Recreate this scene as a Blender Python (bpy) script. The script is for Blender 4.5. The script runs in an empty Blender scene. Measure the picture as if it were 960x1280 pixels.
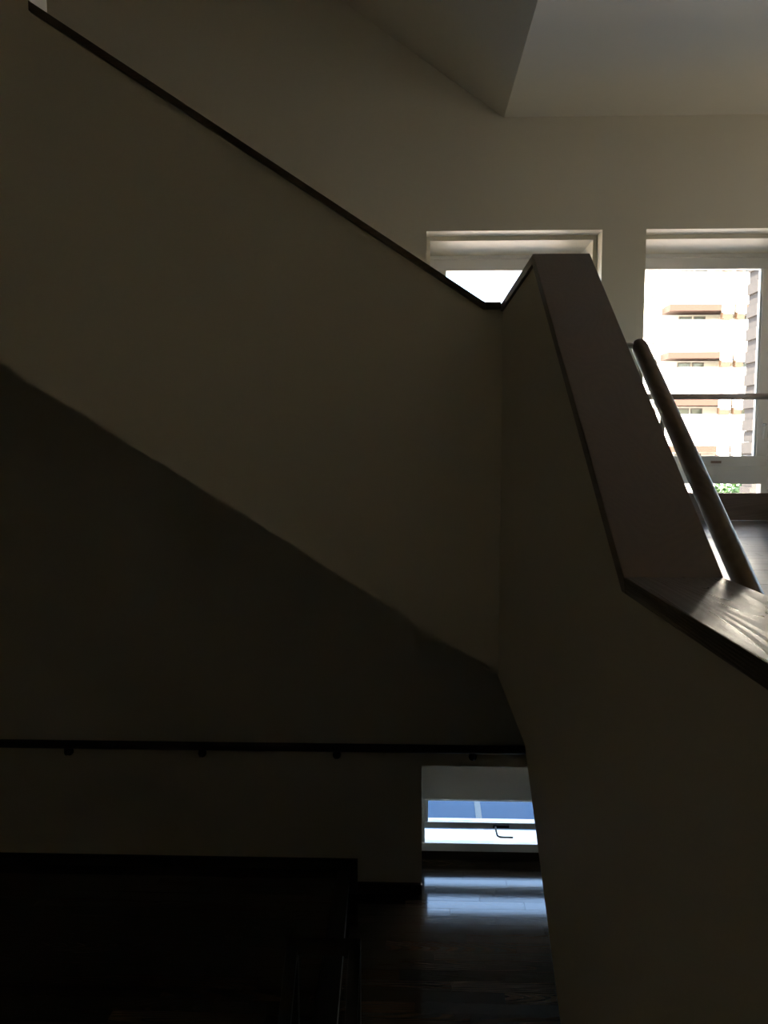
import bpy, bmesh, math, random
from mathutils import Vector, Matrix
random.seed(7)
S = bpy.context.scene
C = S.collection
E = 3.495                      # eye height above the lower floor (z = 0)

# ------------------------------------------------------------------ camera
cd = bpy.data.cameras.new('camera')
cam = bpy.data.objects.new('camera', cd)
C.objects.link(cam)
cd.sensor_fit = 'HORIZONTAL'
cd.sensor_width = 36.0
cd.lens = 36.0 * 961.0 / 960.0
cd.clip_start = 0.02
cd.clip_end = 500
cam.location = (0, 0, E)
cam.rotation_euler = (math.radians(90 - 4.76), 0, math.radians(1.85))
S.camera = cam

# ------------------------------------------------------------------ sky, sun, exposure
SKY = 0.42
SUN = 16.0
w = bpy.data.worlds.new('sky')
S.world = w
w.use_nodes = True
wn = w.node_tree.nodes
wn.clear()
wo = wn.new('ShaderNodeOutputWorld')
bg = wn.new('ShaderNodeBackground')
sky = wn.new('ShaderNodeTexSky')
sky.sky_type = 'NISHITA'
sky.sun_disc = False
sky.sun_elevation = math.radians(42)
sky.sun_rotation = math.radians(200)
sky.air_density = 1.2
sky.dust_density = 3.0
sky.ozone_density = 1.0
bg.inputs['Strength'].default_value = SKY
w.node_tree.links.new(sky.outputs['Color'], bg.inputs['Color'])
w.node_tree.links.new(bg.outputs['Background'], wo.inputs['Surface'])

sl = bpy.data.lights.new('sun', 'SUN')
sl.energy = SUN
sl.color = (1.0, 0.86, 0.68)
sl.angle = math.radians(0.6)
sun = bpy.data.objects.new('sun', sl)
C.objects.link(sun)
sun.location = (-10, -20, 25)
sun.rotation_euler = Vector((0.26, 0.70, -0.66)).to_track_quat('-Z', 'Y').to_euler()

vs = S.view_settings
vs.view_transform = 'Standard'
vs.look = 'None'
vs.gamma = 1.0
vs.exposure = 2.2
vs.use_curve_mapping = False
S.cycles.max_bounces = 16
S.cycles.diffuse_bounces = 10
S.cycles.glossy_bounces = 6
S.cycles.transparent_max_bounces = 16


# ------------------------------------------------------------------ materials
def new_mat(name):
    m = bpy.data.materials.new(name)
    m.use_nodes = True
    nt = m.node_tree
    return m, nt, nt.nodes['Principled BSDF']


def plain(name, col, rough=0.5, metal=0.0, noise=0.06, scale=6.0, bump=0.0, bscale=60.0, spec=0.5):
    m, nt, b = new_mat(name)
    b.inputs['Roughness'].default_value = rough
    b.inputs['Metallic'].default_value = metal
    b.inputs['Specular IOR Level'].default_value = spec
    tc = nt.nodes.new('ShaderNodeTexCoord')
    n = nt.nodes.new('ShaderNodeTexNoise')
    n.inputs['Scale'].default_value = scale
    n.inputs['Detail'].default_value = 4
    r = nt.nodes.new('ShaderNodeMix')
    r.data_type = 'RGBA'
    r.inputs[6].default_value = tuple(c * (1 - noise) for c in col) + (1,)
    r.inputs[7].default_value = tuple(min(1, c * (1 + noise)) for c in col) + (1,)
    nt.links.new(tc.outputs['Object'], n.inputs['Vector'])
    nt.links.new(n.outputs['Fac'], r.inputs[0])
    nt.links.new(r.outputs[2], b.inputs['Base Color'])
    if bump:
        n2 = nt.nodes.new('ShaderNodeTexNoise')
        n2.inputs['Scale'].default_value = bscale
        n2.inputs['Detail'].default_value = 3
        bp = nt.nodes.new('ShaderNodeBump')
        bp.inputs['Strength'].default_value = bump
        bp.inputs['Distance'].default_value = 0.004
        nt.links.new(tc.outputs['Object'], n2.inputs['Vector'])
        nt.links.new(n2.outputs['Fac'], bp.inputs['Height'])
        nt.links.new(bp.outputs['Normal'], b.inputs['Normal'])
    return m


def wood(name, dark, light, rough, axis, vary=0.0, bump=0.15, ring=6.0, spec=0.5, rvar=0.0):
    """grain runs along `axis` (0, 1, 2) of object space"""
    m, nt, b = new_mat(name)
    b.inputs['Roughness'].default_value = rough
    b.inputs['Specular IOR Level'].default_value = spec
    L = nt.links.new
    tc = nt.nodes.new('ShaderNodeTexCoord')
    mp = nt.nodes.new('ShaderNodeMapping')
    sc = [ring, ring, ring]
    sc[axis] = ring * 0.08
    mp.inputs['Scale'].default_value = sc
    oi = nt.nodes.new('ShaderNodeObjectInfo')
    mul = nt.nodes.new('ShaderNodeMath')
    mul.operation = 'MULTIPLY'
    mul.inputs[1].default_value = 37.0
    cmb = nt.nodes.new('ShaderNodeCombineXYZ')
    L(oi.outputs['Random'], mul.inputs[0])
    for k in range(3):
        L(mul.outputs[0], cmb.inputs[k])
    L(cmb.outputs[0], mp.inputs['Location'])
    L(tc.outputs['Object'], mp.inputs['Vector'])
    wv = nt.nodes.new('ShaderNodeTexNoise')
    wv.inputs['Scale'].default_value = 1.0
    wv.inputs['Detail'].default_value = 0.0
    wv.inputs['Distortion'].default_value = 0.15
    L(mp.outputs[0], wv.inputs['Vector'])
    # contour lines of the noise field give cathedral grain
    m1 = nt.nodes.new('ShaderNodeMath'); m1.operation = 'MULTIPLY'; m1.inputs[1].default_value = 46.0
    m2 = nt.nodes.new('ShaderNodeMath'); m2.operation = 'PINGPONG'; m2.inputs[1].default_value = 1.0
    L(wv.outputs['Fac'], m1.inputs[0]); L(m1.outputs[0], m2.inputs[0])
    fine = nt.nodes.new('ShaderNodeTexNoise')
    mp2 = nt.nodes.new('ShaderNodeMapping')
    sc2 = [160.0] * 3
    sc2[axis] = 6.0
    mp2.inputs['Scale'].default_value = sc2
    L(tc.outputs['Object'], mp2.inputs['Vector'])
    fine.inputs['Scale'].default_value = 1.0
    L(mp2.outputs[0], fine.inputs['Vector'])
    av = nt.nodes.new('ShaderNodeMath'); av.operation = 'MULTIPLY_ADD'
    L(m2.outputs[0], av.inputs[0]); av.inputs[1].default_value = 0.55
    f2 = nt.nodes.new('ShaderNodeMath'); f2.operation = 'MULTIPLY'; f2.inputs[1].default_value = 0.45
    L(fine.outputs['Fac'], f2.inputs[0]); L(f2.outputs[0], av.inputs[2])
    mx = nt.nodes.new('ShaderNodeMix'); mx.data_type = 'RGBA'
    mx.inputs[6].default_value = dark + (1,)
    mx.inputs[7].default_value = light + (1,)
    L(av.outputs[0], mx.inputs[0])
    out = mx.outputs[2]
    if vary:
        hv = nt.nodes.new('ShaderNodeHueSaturation')
        mr = nt.nodes.new('ShaderNodeMapRange')
        mr.inputs['To Min'].default_value = 1 - vary
        mr.inputs['To Max'].default_value = 1 + vary
        L(oi.outputs['Random'], mr.inputs['Value'])
        L(mr.outputs[0], hv.inputs['Value'])
        L(out, hv.inputs['Color'])
        out = hv.outputs['Color']
    if rvar:
        rm = nt.nodes.new('ShaderNodeMapRange')
        rm.inputs['From Min'].default_value = 0.2
        rm.inputs['From Max'].default_value = 0.8
        rm.inputs['To Min'].default_value = rough + rvar
        rm.inputs['To Max'].default_value = max(0.05, rough - rvar * 0.6)
        L(av.outputs[0], rm.inputs['Value'])
        L(rm.outputs[0], b.inputs['Roughness'])
    L(out, b.inputs['Base Color'])
    bp = nt.nodes.new('ShaderNodeBump')
    bp.inputs['Strength'].default_value = bump
    bp.inputs['Distance'].default_value = 0.002
    L(av.outputs[0], bp.inputs['Height'])
    L(bp.outputs['Normal'], b.inputs['Normal'])
    return m


def pane_mat(name, tint=(0.95, 0.97, 0.97)):
    m = bpy.data.materials.new(name)
    m.use_nodes = True
    nt = m.node_tree
    nt.nodes.clear()
    o = nt.nodes.new('ShaderNodeOutputMaterial')
    t = nt.nodes.new('ShaderNodeBsdfTransparent')
    t.inputs['Color'].default_value = tint + (1,)
    g = nt.nodes.new('ShaderNodeBsdfGlossy')
    g.inputs['Roughness'].default_value = 0.02
    lw = nt.nodes.new('ShaderNodeLayerWeight')
    lw.inputs['Blend'].default_value = 0.12
    mx = nt.nodes.new('ShaderNodeMixShader')
    nt.links.new(lw.outputs['Fresnel'], mx.inputs[0])
    nt.links.new(t.outputs[0], mx.inputs[1])
    nt.links.new(g.outputs[0], mx.inputs[2])
    nt.links.new(mx.outputs[0], o.inputs['Surface'])
    return m


M = {}
M['plaster'] = plain('plaster', (0.66, 0.615, 0.505), 0.48, noise=0.025, scale=2.5, bump=0.12, bscale=140, spec=0.4)
M['white_paint'] = plain('white_paint', (0.86, 0.855, 0.83), 0.45, noise=0.02)
M['sill_white'] = plain('sill_white', (0.80, 0.80, 0.79), 0.22, noise=0.02)
M['alu'] = plain('alu_frame', (0.78, 0.77, 0.75), 0.35, noise=0.03)
M['metal'] = plain('bracket_metal', (0.55, 0.54, 0.52), 0.3, metal=1.0, noise=0.05)
M['black_metal'] = plain('black_metal', (0.02, 0.02, 0.02), 0.4, noise=0.1)
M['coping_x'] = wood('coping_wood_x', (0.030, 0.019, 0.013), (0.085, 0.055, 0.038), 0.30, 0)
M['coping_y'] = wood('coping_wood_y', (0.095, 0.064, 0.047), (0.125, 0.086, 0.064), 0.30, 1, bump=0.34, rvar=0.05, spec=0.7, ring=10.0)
M['coping_s'] = wood('coping_wood_slope', (0.150, 0.108, 0.086), (0.175, 0.128, 0.102), 0.34, 1, bump=0.05, spec=0.6, ring=7.0)  # lighter than the level coping: glare and reflected light put into the colour
M['rail_y'] = wood('rail_wood_y', (0.14, 0.102, 0.082), (0.20, 0.15, 0.12), 0.38, 1)  # lightened: flare veil over the handrail is put into the wood colour
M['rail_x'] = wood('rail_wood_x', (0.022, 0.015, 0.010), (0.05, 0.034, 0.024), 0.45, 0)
M['dark_wood'] = wood('dark_wood', (0.018, 0.012, 0.008), (0.045, 0.03, 0.02), 0.45, 0)
M['dark_wood_z'] = wood('dark_wood_z', (0.012, 0.008, 0.006), (0.028, 0.019, 0.013), 0.45, 2)
M['plank'] = wood('plank_wood', (0.030, 0.019, 0.011), (0.070, 0.045, 0.028), 0.10, 0, vary=0.3, bump=0.06, spec=0.9)
M['plank_upper'] = wood('plank_upper', (0.040, 0.027, 0.018), (0.085, 0.06, 0.042), 0.32, 0, vary=0.25, bump=0.10, spec=0.7)
M['board_wood'] = wood('board_wood', (0.13, 0.095, 0.078), (0.19, 0.145, 0.12), 0.45, 0)  # veiling glare from the window is put into this base colour
M['bar_wood'] = wood('bar_wood', (0.24, 0.17, 0.13), (0.36, 0.27, 0.22), 0.4, 0)  # base colour lightened to carry the flare haze around the bar
M['subfloor'] = plain('subfloor', (0.012, 0.009, 0.007), 0.9)
M['glass'] = pane_mat('window_glass')
bl = bpy.data.materials.new('blind_fabric')
bl.use_nodes = True
bn = bl.node_tree
pb = bn.nodes['Principled BSDF']
pb.inputs['Base Color'].default_value = (0.55, 0.54, 0.50, 1)
pb.inputs['Roughness'].default_value = 0.9
tl = bn.nodes.new('ShaderNodeBsdfTranslucent')
wt = bn.nodes.new('ShaderNodeTexNoise')
wt.inputs['Scale'].default_value = 300
cr = bn.nodes.new('ShaderNodeMix'); cr.data_type = 'RGBA'
cr.inputs[6].default_value = (0.62, 0.58, 0.50, 1)
cr.inputs[7].default_value = (0.78, 0.74, 0.66, 1)
bn.links.new(wt.outputs['Fac'], cr.inputs[0])
bn.links.new(cr.outputs[2], tl.inputs['Color'])
ms = bn.nodes.new('ShaderNodeMixShader')
ms.inputs[0].default_value = 0.12
bn.links.new(pb.outputs[0], ms.inputs[1])
bn.links.new(tl.outputs[0], ms.inputs[2])
bn.links.new(ms.outputs[0], bn.nodes['Material Output'].inputs['Surface'])
M['blind'] = bl
M['facade'] = plain('facade_white', (0.82, 0.80, 0.76), 0.8, noise=0.03, scale=0.6)
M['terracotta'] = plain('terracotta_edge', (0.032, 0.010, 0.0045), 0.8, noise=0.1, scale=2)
M['ac_white'] = plain('ac_white', (0.75, 0.74, 0.70), 0.5)
M['ac_bracket'] = plain('ac_bracket', (0.035, 0.016, 0.006), 0.6)
M['far_glass'] = plain('far_glass', (0.10, 0.12, 0.10), 0.12, noise=0.2, scale=0.8)
M['far_frame'] = plain('far_frame', (0.18, 0.17, 0.17), 0.5)
M['side_frame'] = plain('side_frame', (0.035, 0.03, 0.03), 0.5)
M['side_pane'] = plain('side_pane', (0.05, 0.055, 0.04), 0.3)
M['block'] = plain('grey_block', (0.03, 0.026, 0.025), 0.9, noise=0.2, scale=4, bump=0.3, bscale=30)
M['asphalt'] = plain('sky_tinted_paving', (0.006, 0.042, 0.098), 0.85, noise=0.08, scale=1.5, bump=0.2, bscale=90)  # blue skylight on the shaded ground is put into the colour
M['line_paint'] = plain('line_paint', (0.07, 0.095, 0.11), 0.7, noise=0.08, scale=30)
M['pavement'] = plain('pavement', (0.45, 0.39, 0.34), 0.9, noise=0.08, scale=0.8)
M['yard'] = plain('yard_paving', (0.12, 0.108, 0.095), 0.9, noise=0.1, scale=0.8)
M['leaf'] = plain('leaf_green', (0.022, 0.06, 0.012), 0.6, noise=0.4, scale=5)
M['bark'] = plain('bark', (0.10, 0.07, 0.05), 0.9, noise=0.3, scale=8)


# ------------------------------------------------------------------ mesh helpers
def link(name, me, mat, parent=None):
    o = bpy.data.objects.new(name, me)
    C.objects.link(o)
    if mat is not None and not me.materials:
        me.materials.append(M[mat])
    if parent is not None:
        o.parent = parent
    return o


def add_box(bm, x0, x1, y0, y1, z0, z1):
    v = [bm.verts.new(p) for p in ((x0, y0, z0), (x1, y0, z0), (x1, y1, z0), (x0, y1, z0),
                                   (x0, y0, z1), (x1, y0, z1), (x1, y1, z1), (x0, y1, z1))]
    for f in ((3, 2, 1, 0), (4, 5, 6, 7), (0, 1, 5, 4), (1, 2, 6, 5), (2, 3, 7, 6), (3, 0, 4, 7)):
        bm.faces.new([v[i] for i in f])


def finish(name, bm, mat, parent=None, bevel=0.0, seg=2, smooth=False):
    bmesh.ops.recalc_face_normals(bm, faces=bm.faces[:])
    if bevel:
        es = [e for e in bm.edges if len(e.link_faces) == 2 and e.calc_face_angle(0) > 0.3]
        bmesh.ops.bevel(bm, geom=es, offset=bevel, segments=seg, affect='EDGES', profile=0.6)
    me = bpy.data.meshes.new(name)
    bm.to_mesh(me)
    bm.free()
    if smooth:
        for p in me.polygons:
            p.use_smooth = True
    return link(name, me, mat, parent)


def box(name, x0, x1, y0, y1, z0, z1, mat, parent=None, bevel=0.0):
    bm = bmesh.new()
    add_box(bm, x0, x1, y0, y1, z0, z1)
    return finish(name, bm, mat, parent, bevel)


def boxes(name, lst, mat, parent=None, bevel=0.0):
    bm = bmesh.new()
    for b in lst:
        add_box(bm, *b)
    return finish(name, bm, mat, parent, bevel)


def add_prism(bm, pts, a, b, axis):
    """polygon pts extruded from a to b along axis (0: pts are (y,z); 1: pts are (x,z); 2: (x,y))"""
    def mk(p, t):
        return ((t, p[0], p[1]), (p[0], t, p[1]), (p[0], p[1], t))[axis]
    A = [bm.verts.new(mk(p, a)) for p in pts]
    B = [bm.verts.new(mk(p, b)) for p in pts]
    bm.faces.new(A)
    bm.faces.new(B[::-1])
    n = len(pts)
    for i in range(n):
        j = (i + 1) % n
        bm.faces.new((A[j], A[i], B[i], B[j]))


def prism(name, pts, a, b, axis, mat, parent=None, bevel=0.0):
    bm = bmesh.new()
    add_prism(bm, pts, a, b, axis)
    return finish(name, bm, mat, parent, bevel)


def add_tube(bm, path, rx, rz=None, seg=14, caps=True, up=Vector((0, 0, 1))):
    rz = rx if rz is None else rz
    path = [Vector(p) for p in path]
    rings = []
    for i, p in enumerate(path):
        t = (path[min(i + 1, len(path) - 1)] - path[max(i - 1, 0)]).normalized()
        u = up if abs(t.dot(up)) < 0.95 else Vector((0, 1, 0))
        s = t.cross(u).normalized()
        n = s.cross(t)
        a = rx[i] if isinstance(rx, list) else rx
        c = rz[i] if isinstance(rz, list) else rz
        rings.append([bm.verts.new(p + s * a * math.cos(2 * math.pi * k / seg) + n * c * math.sin(2 * math.pi * k / seg))
                      for k in range(seg)])
    for A, B in zip(rings, rings[1:]):
        for k in range(seg):
            bm.faces.new((A[k], A[(k + 1) % seg], B[(k + 1) % seg], B[k]))
    if caps:
        bm.faces.new(rings[0][::-1])
        bm.faces.new(rings[-1])


def tube(name, path, rx, mat, parent=None, rz=None, seg=14):
    bm = bmesh.new()
    add_tube(bm, path, rx, rz, seg)
    o = finish(name, bm, mat, parent)
    for p in o.data.polygons:
        p.use_smooth = len(p.vertices) == 4
    return o


def thing(name, label, cat, loc=(0, 0, 0), group=None):
    o = bpy.data.objects.new(name, None)
    C.objects.link(o)
    o.empty_display_size = 0.2
    o.location = loc
    o['label'] = label
    o['category'] = cat
    if group:
        o['group'] = group
    bpy.context.view_layer.update()
    return o


def adopt(root, *objs):
    """parent finished world-space meshes to a root that sits elsewhere"""
    inv = Matrix.Translation(root.location).inverted()
    for o in objs:
        o.parent = root
        o.matrix_parent_inverse = inv


def struct(o, label=None):
    o['kind'] = 'structure'
    if label:
        o['label'] = label
    return o


# ------------------------------------------------------------------ main levels (relative to the eye -> world z)
U = E - 0.59        # upper floor
LB = E - 1.38       # half landing beside the near guard
YW = 5.80           # room face of the window wall
YF = 6.39           # window frames of the upper floor
XL, XR, YB = -4.4, 5.0, -3.2
CEIL = E + 2.38

# window wall with its openings (two layers: the openings narrow by a small step inside)
WIN = [(0.124, 1.405), (1.722, 3.003), (3.320, 4.601)]
WTOP = E + 1.585
LOW = (0.109, 1.390, -0.3, E - 2.461)


def wall_cells(holes, x0, x1, z0, z1, y0, y1):
    xs = sorted({x0, x1, *[h[0] for h in holes], *[h[1] for h in holes]})
    zs = sorted({z0, z1, *[h[2] for h in holes], *[h[3] for h in holes]})
    out = []
    for xa, xb in zip(xs, xs[1:]):
        run = None
        for za, zb in zip(zs, zs[1:]):
            cx, cz = (xa + xb) / 2, (za + zb) / 2
            if any(h[0] < cx < h[1] and h[2] < cz < h[3] for h in holes):
                if run: out.append((xa, xb, y0, y1, *run)); run = None
            else:
                run = (run[0], zb) if run else (za, zb)
        if run: out.append((xa, xb, y0, y1, *run))
    return out


st = 0.032
h1 = [(a, b, U - 0.06, WTOP) for a, b in WIN] + [LOW]
h2 = [(a + st, b - st, U - 0.06, WTOP - st) for a, b in WIN] + [LOW]
bm = bmesh.new()
for c in wall_cells(h1, XL, XR, -0.3, E + 5.2, YW, 5.95): add_box(bm, *c)
for c in wall_cells(h2, XL, XR, -0.3, E + 5.2, 5.95, 6.55): add_box(bm, *c)
struct(finish('wall_back', bm, 'plaster'))

struct(box('wall_front', XL, XR, YB - 0.2, YB, -0.3, E + 5.2, 'plaster'))
struct(boxes('wall_left', [(XL - 0.2, XL, YB - 0.2, 6.55, -0.3, E + 5.2),
                           (-3.02, -2.86, 3.16, YW, E + 1.1, E + 5.0)], 'plaster'))
# right wall with an unseen glazed opening, added to brighten the upper floor
SW = (3.6, 5.55, U, E + 1.70)
bm = bmesh.new()
for c in wall_cells([(SW[0], SW[1], SW[2] - 0.06, SW[3])], YB - 0.2, 6.55, -0.3, E + 5.2, 0, 1):
    add_box(bm, XR, XR + 0.2, c[0], c[1], c[4], c[5])
struct(finish('wall_right', bm, 'plaster'))
sw = struct(boxes('window_5', [(XR + 0.06, XR + 0.14, y, y + 0.05, SW[2], SW[3]) for y in (SW[0], (SW[0] + SW[1]) / 2 - 0.025, SW[1] - 0.05)]
                  + [(XR + 0.06, XR + 0.14, SW[0], SW[1], SW[3] - 0.05, SW[3]), (XR + 0.06, XR + 0.14, SW[0], SW[1], SW[2], SW[2] + 0.06)], 'alu'),
            'unseen glazed opening added in the side wall for more daylight')
for y0 in (SW[0] + 0.05, (SW[0] + SW[1]) / 2 + 0.025):
    box('pane', XR + 0.097, XR + 0.103, y0, y0 + (SW[1] - SW[0]) / 2 - 0.075, SW[2] + 0.06, SW[3] - 0.05, 'glass', sw)

# ceiling: level on the right, then rising to the left as a sloping soffit
sl_ = 0.70
xz = [(XR, CEIL), (0.681, CEIL), (-2.86, CEIL + sl_ * 3.541), (XL, CEIL + sl_ * 3.541),
      (XL, E + 5.4), (XR, E + 5.4)]
struct(prism('ceiling', xz, YB, YW, 1, 'plaster'))
struct(box('ceiling_lower', XL, -2.86, 3.16, YW, E + 1.10, E + 1.28, 'plaster'))

# ------------------------------------------------------------------ floors made of planks
PLANK = {}


def plank_mesh(l, wd, mat):
    k = (round(l, 3), round(wd, 3), mat)
    if k not in PLANK:
        bm = bmesh.new()
        add_box(bm, 0, l, 0, wd, 0, 0.015)
        me = bpy.data.meshes.new('plank')
        bm.to_mesh(me); bm.free()
        me.materials.append(M[mat])
        PLANK[k] = me
    return PLANK[k]


def lay(parent, x0, x1, y0, y1, ztop, wd=0.10, ln=0.91, gap=0.0022, seed=1, mat='plank'):
    rnd = random.Random(seed)
    y = y0
    r = 0
    while y < y1 - 0.02:
        ww = min(wd, y1 - y)
        x = x0 - (r * 0.37 % 1.0) * ln
        while x < x1:
            a, b = max(x, x0), min(x + ln, x1)
            if b - a > 0.03:
                o = link('plank', plank_mesh(b - a - gap, ww - gap, mat), None, parent)
                o.location = (a, y, ztop - 0.015 + rnd.uniform(-0.0006, 0.0))
            x += ln
        y += wd
        r += 1


fl = struct(boxes('floor', [(XL, XR, YB, 6.55, -0.3, -0.015)], 'subfloor'))
lay(fl, -0.46, 1.60, 3.30, 6.30, 0.0, seed=3)
boxes('plain_boarding', [(XL, -0.46, 3.30, 6.30, -0.015, 0.0), (1.60, XR, 3.30, 6.30, -0.015, 0.0),
                         (XL, XR, YB, 3.30, -0.015, 0.0)], 'plank', fl)

# raised floor, one riser high, along the left of the lower level
PT = 0.195
pf = struct(prism('floor_raised', [(XL, 3.0), (-0.38, 3.0), (-0.465, 5.80), (XL, 5.80)], 0.0, PT - 0.015, 2, 'dark_wood'))
lay(pf, XL, -0.55, 3.02, 5.80, PT, seed=5)
prism('nosing_board', [(-0.545, 3.02), (-0.370, 3.02), (-0.455, 5.78), (-0.545, 5.78)], PT - 0.03, PT, 2, 'dark_wood_z', pf, bevel=0.004)

# upper floor slab, half landing slab
uf = struct(boxes('floor_upper', [(0.49, XR, 2.25, 6.55, E - 0.93, U - 0.015), (0.36, 0.49, 3.16, 6.55, E - 0.93, U - 0.015)], 'plaster'))
lay(uf, 0.49, 3.40, 2.25, 6.34, U, ln=0.91, seed=9, mat='plank_upper')
boxes('plain_boarding', [(3.40, XR, 2.25, 6.34, U - 0.015, U)], 'plank_upper', uf)
struct(boxes('floor_landing', [(0.495, XR, YB, 1.20, E - 1.70, LB), (XL, 0.36, YB, 1.20, E - 1.70, LB)], 'plank'))
struct(boxes('wall_landing', [(2.0, XR, 1.20, 2.25, E - 1.70, U)], 'plaster'))

# baseboards of the lower window wall: high over the raised floor, stepping down to the low floor
bb = struct(boxes('baseboard_back', [(XL, -0.395, 5.770, 5.80, PT, E - 3.222)], 'dark_wood', bevel=0.003))
box('step_piece', -0.462, -0.395, 5.768, 5.80, 0.0, E - 3.222 - 0.001, 'dark_wood_z', bb, bevel=0.003)
box('low_board', -0.395, 0.112, 5.766, 5.80, 0.0, 0.083, 'dark_wood', bb, bevel=0.004)

# ------------------------------------------------------------------ windows
def upper_window(n, xa, xb):
    a, b = xa + st, xb - st
    t, zb = WTOP - st, U
    y = YF
    fr = boxes('window_%d' % n, [(a, b, y, y + 0.10, t - 0.030, t), (a, a + 0.045, y, y + 0.10, zb, t - 0.030),
                                 (b - 0.045, b, y, y + 0.10, zb, t - 0.030)], 'alu', bevel=0.003)
    struct(fr, 'tall white framed window in a deep plaster recess')
    # sash
    sa, sb = a + 0.045, b - 0.045
    gt, gb = E + 1.435, E - 0.065
    s = boxes('sash', [(sa, sb, y + 0.012, y + 0.075, gt, t - 0.030), (sa, sb, y + 0.012, y + 0.075, E - 0.150, gb),
                       (sa, sa + 0.085, y + 0.012, y + 0.075, gb, gt), (sb - 0.085, sb, y + 0.012, y + 0.075, gb, gt)],
              'alu', fr, bevel=0.004)
    boxes('glazing_bead', [(sb - 0.100, sb - 0.085, y + 0.025, y + 0.06, gb, gt), (sa + 0.085, sa + 0.100, y + 0.025, y + 0.06, gb, gt)], 'sill_white', s)
    box('pane', sa + 0.085, sb - 0.085, y + 0.040, y + 0.046, gb, gt, 'glass', s)
    # lever handle on the right stile
    hx = sb - 0.040
    hd = box('handle_plate', hx - 0.014, hx + 0.014, y - 0.002, y + 0.012, E + 0.10, E + 0.24, 'alu', s, bevel=0.003)
    tube('lever', [(hx, y - 0.002, E + 0.19), (hx, y - 0.035, E + 0.19), (hx - 0.004, y - 0.045, E + 0.17),
                   (hx - 0.018, y - 0.047, E + 0.07)], [0.011, 0.011, 0.012, 0.008], 'sill_white', hd, rz=[0.011, 0.011, 0.010, 0.007], seg=10)
    # stay on the bottom rail
    box('stay', a + 0.72, a + 0.80, y - 0.004, y + 0.012, E - 0.125, E - 0.105, 'bar_wood', s)
    # transom and low light
    prism('transom', [(y - 0.02, E - 0.150), (y + 0.10, E - 0.150), (y + 0.10, E - 0.294), (y + 0.01, E - 0.294)], sa, sb, 0, 'white_paint', fr)
    box('lower_pane', sa + 0.04, sb - 0.04, y + 0.040, y + 0.046, zb + 0.05, E - 0.294, 'glass', fr)
    boxes('lower_frame', [(sa, sa + 0.04, y + 0.01, y + 0.09, zb, E - 0.294), (sb - 0.04, sb, y + 0.01, y + 0.09, zb, E - 0.294),
                          (sa + 0.04, sb - 0.04, y + 0.01, y + 0.09, zb, zb + 0.05)], 'white_paint', fr)
    # dark wooden upstand board at the foot of the recess
    box('upstand_board', a, b, 6.335, 6.375, zb, E - 0.366, 'board_wood', fr, bevel=0.003)
    return fr


for i, (a, b) in enumerate(WIN):
    upper_window(i + 1, a, b)

for i, (a, b) in enumerate(WIN[:2]):
    lab = ('brown wooden safety bar across the window at the stair foot behind the guard',
           'brown wooden safety bar across the window facing the apartment block')[i]
    t = thing('window_guard_bar', lab, 'guard bar', ((a + b) / 2, 6.10, E + 0.398))
    bar = tube('rail', [(a + st, 6.10, E + 0.398), (b - st, 6.10, E + 0.398)], 0.024, 'bar_wood')
    adopt(t, bar)
    for s, x in ((1, a + st), (-1, b - st)):
        adopt(t, tube('end_flange', [(x, 6.10, E + 0.398), (x + s * 0.008, 6.10, E + 0.398)], 0.034, 'metal'))

# low window on the lower floor
la, lb = LOW[0], LOW[1]
yl = 6.30
lw = boxes('window_4', [(la, la + 0.035, yl - 0.01, yl + 0.09, 0.154, E - 2.461), (lb - 0.035, lb, yl - 0.01, yl + 0.09, 0.154, E - 2.461),
                        (la + 0.035, lb - 0.035, yl - 0.01, yl + 0.09, 0.521, 0.556)], 'alu', bevel=0.003)
struct(lw, 'low white framed window at floor level under the wall handrail')
box('upper_pane', la + 0.035, lb - 0.035, yl + 0.030, yl + 0.036, 0.556, E - 2.461, 'glass', lw)
box('roller_blind', la + 0.012, lb - 0.012, yl - 0.030, yl - 0.028, 0.545, E - 2.461, 'blind', lw)
ls = boxes('sash', [(la + 0.035, la + 0.062, yl + 0.005, yl + 0.06, 0.332, 0.521), (lb - 0.062, lb - 0.035, yl + 0.005, yl + 0.06, 0.332, 0.521),
                    (la + 0.035, lb - 0.035, yl - 0.006, yl + 0.07, 0.285, 0.332)], 'sill_white', lw, bevel=0.003)
box('pane', la + 0.062, lb - 0.062, yl + 0.030, yl + 0.036, 0.332, 0.521, 'glass', ls)
hx = 0.74
hp = box('handle_plate', hx - 0.02, hx + 0.115, yl - 0.022, yl - 0.006, 0.292, 0.320, 'black_metal', ls, bevel=0.003)
tube('lever', [(hx, yl - 0.02, 0.305), (hx, yl - 0.045, 0.290), (hx + 0.012, yl - 0.052, 0.245), (hx + 0.035, yl - 0.052, 0.232), (hx + 0.145, yl - 0.050, 0.230)],
     0.009, 'sill_white', hp, seg=10)
box('transom', la + 0.035, lb - 0.035, yl + 0.02, yl + 0.07, 0.267, 0.285, 'alu', lw)
box('lower_pane', la + 0.035, lb - 0.035, yl + 0.030, yl + 0.036, 0.154, 0.267, 'glass', lw)
box('bottom_frame', la, lb, yl - 0.02, yl + 0.09, 0.083, 0.154, 'white_paint', lw, bevel=0.003)
box('kick_board', la, lb, yl - 0.012, yl + 0.09, 0.0, 0.083, 'dark_wood', lw)
box('outer_ledge', la, lb, yl + 0.09, 6.60, 0.05, 0.115, 'sill_white', lw)

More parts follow.
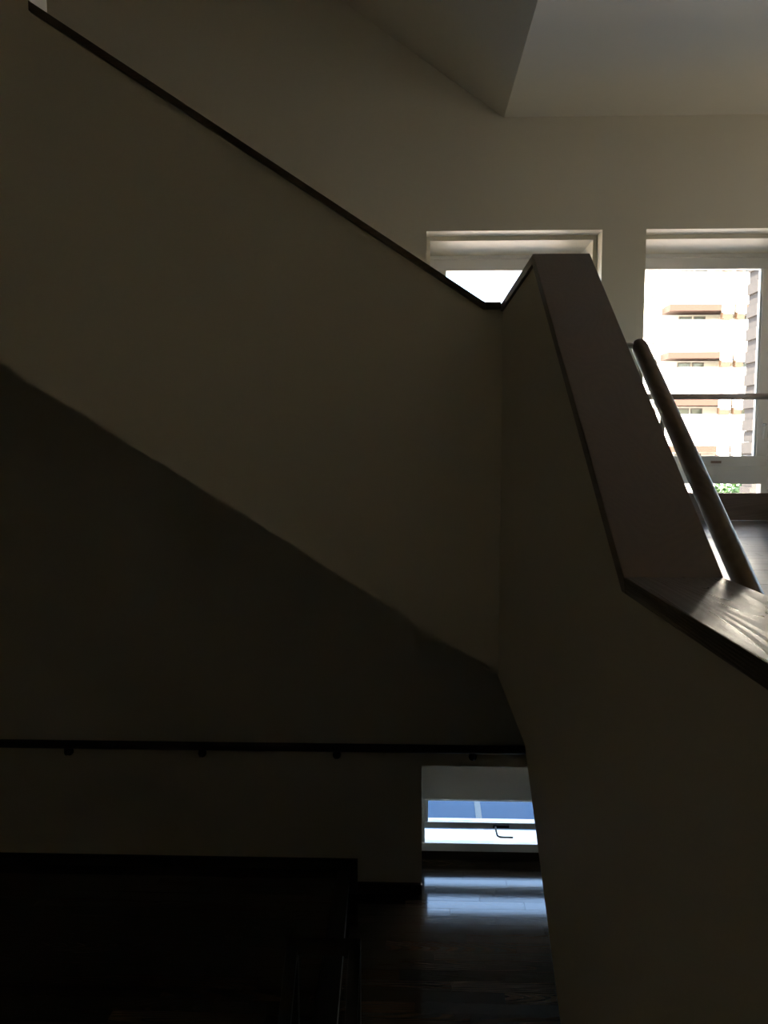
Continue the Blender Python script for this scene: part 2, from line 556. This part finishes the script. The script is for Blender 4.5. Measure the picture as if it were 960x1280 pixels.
# ------------------------------------------------------------------ near stair guard (sloping A, level B and level C)
XG0, XG1 = 0.360, 0.495
YC = 3.02                      # face of the left flight
g = thing('stair_guard', 'plastered solid stair guard with wide dark wooden coping rising toward the windows', 'stair guard', (0.43, 1.2, E - 1.70))
yz = [(-2.0, E - 0.236), (1.243, E - 0.236), (2.243, E + 0.523), (YC + 0.14, E + 0.525), (YC + 0.14, E - 0.912),
      (2.32, E - 0.912), (1.225, E - 1.70), (-2.0, E - 1.70)]
adopt(g, prism('plaster_body', yz, XG0, XG1, 0, 'plaster'))
c0, c1 = 0.350, 0.511
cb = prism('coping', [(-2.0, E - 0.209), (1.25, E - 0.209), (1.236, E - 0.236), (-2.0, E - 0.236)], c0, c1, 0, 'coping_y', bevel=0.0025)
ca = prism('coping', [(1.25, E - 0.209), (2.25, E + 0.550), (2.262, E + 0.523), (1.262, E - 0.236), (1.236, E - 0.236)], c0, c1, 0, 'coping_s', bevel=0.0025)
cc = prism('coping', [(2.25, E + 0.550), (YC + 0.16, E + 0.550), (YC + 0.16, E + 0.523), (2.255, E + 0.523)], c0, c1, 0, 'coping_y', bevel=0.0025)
adopt(g, ca, cb, cc)

# handrail on the stair side of that guard
hr = thing('handrail', 'round dark wooden handrail beside the sloping guard coping', 'handrail', (0.545, 1.9, E + 0.2))
hs = 0.743
X0 = 0.545
top = Vector((X0, 1.87, E + 0.243))
dirv = Vector((0, -1, -hs)).normalized()
path = [top - dirv * 0.010, top - dirv * 0.004, top + dirv * 0.006] + [top + dirv * d for d in (0.02, 0.3, 0.6, 0.9, 1.2, 1.5)]
rad = [0.008, 0.015, 0.018] + [0.019] * 6
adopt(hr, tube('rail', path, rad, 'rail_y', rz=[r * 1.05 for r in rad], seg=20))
for d in (0.035, 0.24, 0.75, 1.25):
    p = top + dirv * d
    bk = tube('bracket', [(XG1, p.y, p.z - 0.085), (X0 - 0.014, p.y, p.z - 0.085), (X0 - 0.003, p.y, p.z - 0.072), (X0, p.y, p.z - 0.015)], 0.006, 'metal', seg=8)
    ro = tube('rosette', [(XG1, p.y, p.z - 0.085), (XG1 + 0.006, p.y, p.z - 0.085)], 0.020, 'metal', seg=14)
    adopt(hr, bk)
    ro.parent = bk

adopt(hr, tube('end_return', [(X0, top.y - 0.006, top.z - 0.002), (0.513, top.y - 0.006, top.z - 0.002)], 0.007, 'alu', seg=10))

# short flight beside the guard, up to the upper floor
sa = thing('staircase', 'short flight of dark wooden steps behind the near plastered guard', 'staircase', (1.2, 1.2, LB))
pts = [(1.20, E - 1.70)]
n, rise, tread = 4, (U - LB) / 4, 1.05 / 4
for i in range(n):
    pts += [(1.20 + i * tread, LB + i * rise), (1.20 + i * tread, LB + (i + 1) * rise - 0.03)]
    pts[-2:] = [(1.20 + i * tread, LB + (i + 1) * rise - 0.03), (1.20 + (i + 1) * tread, LB + (i + 1) * rise - 0.03)]
pts += [(2.25, E - 0.93), (2.20, E - 0.98), (1.30, E - 1.70)]
adopt(sa, prism('flight_body', pts, XG1 + 0.002, 1.996, 0, 'plaster'))
for i in range(n):
    adopt(sa, box('tread', XG1 + 0.002, 1.996, 1.19 + i * tread, 1.20 + (i + 1) * tread - (0.001 if i < n - 1 else 0.012), LB + (i + 1) * rise - 0.03, LB + (i + 1) * rise, 'coping_x', None, 0.003))

# ------------------------------------------------------------------ left flight with its guard
def capz(x): return E + 0.567 - 0.652 * (x - 0.271)
def sofz(x): return E - 0.715 - 0.624 * (x - 0.062)


gl = thing('stair_guard', 'plain plastered guard of the long flight with thin dark coping climbing away from the notch', 'stair guard', (-0.6, YC + 0.07, E - 0.9))
xe = -1.44
body = [(XG0, E + 0.530), (0.285, E + 0.530), (xe, capz(xe) - 0.030), (xe, sofz(xe)), (XG0, sofz(XG0))]
adopt(gl, prism('plaster_body', body, YC, YC + 0.14, 1, 'plaster'))
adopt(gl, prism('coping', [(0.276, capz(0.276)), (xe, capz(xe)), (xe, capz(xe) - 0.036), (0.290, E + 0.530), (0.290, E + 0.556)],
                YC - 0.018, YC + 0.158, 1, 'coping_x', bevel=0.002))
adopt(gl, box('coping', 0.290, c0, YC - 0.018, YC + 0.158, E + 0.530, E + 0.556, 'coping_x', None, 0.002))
# full height wall beyond the end of the coping
struct(prism('wall_stair', [(xe, sofz(xe)), (xe, E + 5.0), (XL, E + 5.0), (XL, E + 1.10), (-2.86, sofz(-2.86)), ], YC, YC + 0.14, 1, 'plaster'))

sb_ = thing('staircase', 'long plastered flight climbing from the window landing past the notch', 'staircase', (-0.6, 4.4, E - 0.9))
nst = 12
tr, ri = 3.20 / nst, 2.09 / nst
pts = [(XG0, sofz(XG0)), (XG0, U - 0.03)]
for i in range(nst):
    pts += [(XG0 - i * tr, U + (i + 1) * ri - 0.03), (XG0 - (i + 1) * tr, U + (i + 1) * ri - 0.03)]
pts = [pts[0]] + pts[2:] + [(XG0 - nst * tr, sofz(XG0 - nst * tr))]
adopt(sb_, prism('flight_body', pts, YC + 0.142, YW - 0.002, 1, 'plaster'))
for i in range(nst):
    adopt(sb_, box('tread', XG0 - (i + 1) * tr + (0.0 if i < nst - 1 else 0.0), XG0 - i * tr + 0.015, YC + 0.142, YW - 0.002,
                   U + (i + 1) * ri - 0.03, U + (i + 1) * ri, 'coping_x', None, 0.003))

# ------------------------------------------------------------------ wall handrail on the lower floor
lh = thing('handrail', 'long dark level handrail on the wall over the low window', 'handrail', (-1.2, 5.72, E - 2.30))
yh, zh = 5.722, E - 2.295
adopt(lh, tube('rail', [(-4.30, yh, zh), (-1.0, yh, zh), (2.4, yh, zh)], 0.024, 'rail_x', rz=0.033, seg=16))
for x in (-3.73, -2.665, -1.61, -0.555, 0.50, 1.55):
    bk = tube('bracket', [(x, YW, zh - 0.085), (x, yh + 0.01, zh - 0.085), (x, yh, zh - 0.07), (x, yh, zh - 0.02)], 0.010, 'black_metal', seg=10)
    ro = tube('rosette', [(x, YW, zh - 0.085), (x, YW - 0.014, zh - 0.085)], 0.032, 'black_metal', seg=16)
    adopt(lh, bk)
    ro.parent = bk
    bpy.context.view_layer.update()

# ------------------------------------------------------------------ dark wooden frame standing at the edge of the raised floor
fr = thing('wooden_stand', 'dark wooden open stand with square top rail at the raised floor edge', 'stand', (-0.45, 3.6, 0.0))
zt = E - 2.44
fx0, fx1 = -0.600, -0.232
adopt(fr, box('top_rail', fx0, fx1, 3.58, 3.645, zt - 0.055, zt, 'dark_wood', None, 0.006))
for x, zbot in ((fx0, PT), (fx1 - 0.058, 0.0)):
    adopt(fr, box('post', x, x + 0.058, 3.585, 3.640, zbot, zt - 0.055, 'dark_wood_z', None, 0.006))
    pp = [(3.585, zt - 0.01), (3.585, zt - 0.065), (3.30, zt - 0.30), (3.30, zt - 0.235)]
    adopt(fr, prism('side_rail', pp, x, x + 0.058, 0, 'dark_wood_z', bevel=0.006))
    adopt(fr, box('post', x, x + 0.058, 3.245, 3.300, zbot, zt - 0.232, 'dark_wood_z', None, 0.006))

# ------------------------------------------------------------------ outdoors
G = -0.12
grd = struct(box('ground', -60, 90, 6.55, 13.0, G - 0.3, G, 'asphalt'), 'paving outside the windows with sky blue put in its colour')
struct(box('ground_street', -60, 90, 13.0, 120, G - 0.3, G - 0.005, 'pavement'), 'pale paved street in front of the apartment block')
struct(boxes('ground_yard', [(5.2, 90, -60, 6.55, G - 0.3, G - 0.01), (-60, -4.6, -60, 6.55, G - 0.3, G - 0.01), (-4.6, 5.2, -60, -3.4, G - 0.3, G - 0.01)], 'yard'), 'grey paved yard around the building')
gl_ = prism('painted_line', [(0.655, 7.0), (0.715, 7.0), (0.90, 12.5), (0.84, 12.5)], G, G + 0.004, 2, 'line_paint', grd)

# apartment block with balconies
YA = 47.0
ab = thing('apartment_building', 'white apartment block with terracotta edged balconies outside the window', 'building', (22, YA, G))


def part(name, lst, mat, bevel=0.0):
    o = boxes(name, lst, mat, None, bevel)
    adopt(ab, o)
    return o


part('wall', [(11.6, 15.3, YA + 1.5, YA + 12, G, E + 19), (15.3, 30.0, YA + 1.5, YA + 12, G, E + 19)], 'facade')
part('roof', [(11.4, 30.2, YA + 1.2, YA + 12.2, E + 19, E + 19.4)], 'facade')
part('drain_pipe', [(15.12, 15.24, YA + 1.35, YA + 1.5, G, E + 19)], 'side_frame')
SP = 2.79
zs = [E + 2.54 + SP * k for k in range(-2, 6)]   # bottoms of the balcony slabs
for k, z in enumerate(zs):
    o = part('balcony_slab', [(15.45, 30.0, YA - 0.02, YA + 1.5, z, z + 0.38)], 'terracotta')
    part('balcony_parapet', [(15.5, 30.0, YA, YA + 0.14, z + 0.38, z + 2.25), (15.5, 15.64, YA + 0.14, YA + 1.5, z + 0.38, z + 2.25)], 'facade')
    part('weep_spout', [(15.62, 15.72, YA - 0.08, YA, z + 1.02, z + 1.32)], 'side_frame')
    for x0, x1 in ((16.5, 17.28), (17.4, 18.1), (20.1, 21.1), (23.2, 24.6), (26.2, 28.0)):
        wdo = part('window', [(x0, x1, YA + 1.42, YA + 1.5, z - 2.2, z - 0.10)], 'far_frame')
        pn = boxes('pane', [(x0 + 0.06, x1 - 0.06, YA + 1.40, YA + 1.42, z - 2.14, z - 0.16)], 'far_glass')
        pn.parent = wdo
    wdo = part('side_window', [(14.76, 15.06, YA + 1.42, YA + 1.5, z + 1.0, z + 2.1)], 'side_frame')
    pn = boxes('pane', [(14.82, 15.00, YA + 1.40, YA + 1.42, z + 1.08, z + 2.02)], 'side_pane')
    pn.parent = wdo

acg = 'air conditioners hung under the balconies'


def ac_unit(x, z, wd, lab):
    t = thing('air_conditioner', lab, 'air conditioner', (x, YA - 0.2, z - 0.62), acg)
    b = boxes('casing', [(x - wd / 2, x + wd / 2, YA - 0.36, YA - 0.06, z - 0.56, z + 0.02)], 'ac_white', None, 0.02)
    gr = tube('fan_grille', [(x - 0.03, YA - 0.37, z - 0.27), (x - 0.03, YA - 0.355, z - 0.27)], 0.18, 'ac_white', seg=16)
    br = boxes('bracket', [(x - wd / 2 - 0.05, x - wd / 2 + 0.02, YA - 0.38, YA - 0.021, z - 0.82, z - 0.45),
                           (x - wd / 2 + 0.02, x + wd / 2 - 0.1, YA - 0.38, YA - 0.021, z - 0.86, z - 0.60)], 'ac_bracket')
    adopt(t, b, gr, br)


for k, z in enumerate(zs[1:6]):
    nth = ('lowest', 'second lowest', 'third lowest', 'fourth lowest', 'fifth lowest')[k]
    ac_unit(18.78, z + 0.30, 0.62, 'wider white air conditioner on a brown bracket under the %s balcony' % nth)
    ac_unit(19.55, z + 0.30, 0.50, 'narrower white air conditioner toward the block pier under the %s balcony' % nth)

# grey block pier (nearer than the apartment block)
bp_ = thing('block_pier', 'grey block pier with toothed edge beside the apartment block', 'pier', (9.8, 20.3, G))
bw = {}
for k in range(36):
    z = G + k * 0.29
    off = 0.05 if k % 2 else 0.0
    for x0, x1 in ((8.74 + off, 9.36 + off), (9.37 + off, 9.99 + off)):
        key = round(x1 - x0, 3)
        if key not in bw:
            bm = bmesh.new()
            add_box(bm, 0, x1 - x0, 0, 0.6, 0, 0.286)
            me = bpy.data.meshes.new('block')
            bm.to_mesh(me); bm.free()
            me.materials.append(M['block'])
            bw[key] = me
        o = link('block', bw[key], None)
        o.location = (x0 - 9.8, 20.0 - 20.3, z - G)
        o.parent = bp_


# garden shrubs in front of the block
def shrub(x, y, h, r, lab, seed):
    rnd = random.Random(seed)
    t = thing('shrub', lab, 'shrub', (x, y, G), 'shrubs in front of the apartment block')
    bm = bmesh.new()
    for i in range(1500):
        d = Vector((rnd.gauss(0, 1), rnd.gauss(0, 1), rnd.gauss(0, 1))).normalized() * (rnd.random() ** 0.4)
        c = Vector((d.x * r, d.y * r, h * 0.58 + d.z * h * 0.42))
        a = Vector((rnd.gauss(0, 1), rnd.gauss(0, 1), rnd.gauss(0, 0.6))).normalized()
        b = a.cross(Vector((rnd.gauss(0, 1), rnd.gauss(0, 1), rnd.gauss(0, 1)))).normalized()
        s = rnd.uniform(0.09, 0.17)
        bm.faces.new([bm.verts.new(c + v) for v in (-a * s, b * s * 0.4, a * s, -b * s * 0.4)])
    me = bpy.data.meshes.new('foliage')
    bm.to_mesh(me); bm.free()
    f = link('foliage', me, 'leaf', t)
    f['kind'] = 'stuff'
    bm = bmesh.new()
    for k in range(5):
        an = k * 1.256
        add_tube(bm, [(0, 0, 0), (math.cos(an) * r * 0.25, math.sin(an) * r * 0.25, h * 0.35), (math.cos(an) * r * 0.5, math.sin(an) * r * 0.5, h * 0.75)],
                 [0.05, 0.035, 0.012], seg=6)
    finish('stems', bm, 'bark', t)


shrub(12.4, 29.5, 2.45, 1.15, 'wide bright green shrub beyond the foot of the window', 1)
shrub(15.2, 31.0, 1.95, 0.90, 'narrow green shrub beside the wide shrub near the pier', 2)
shrub(10.9, 31.0, 1.75, 0.80, 'low green shrub on the street before the block', 3)
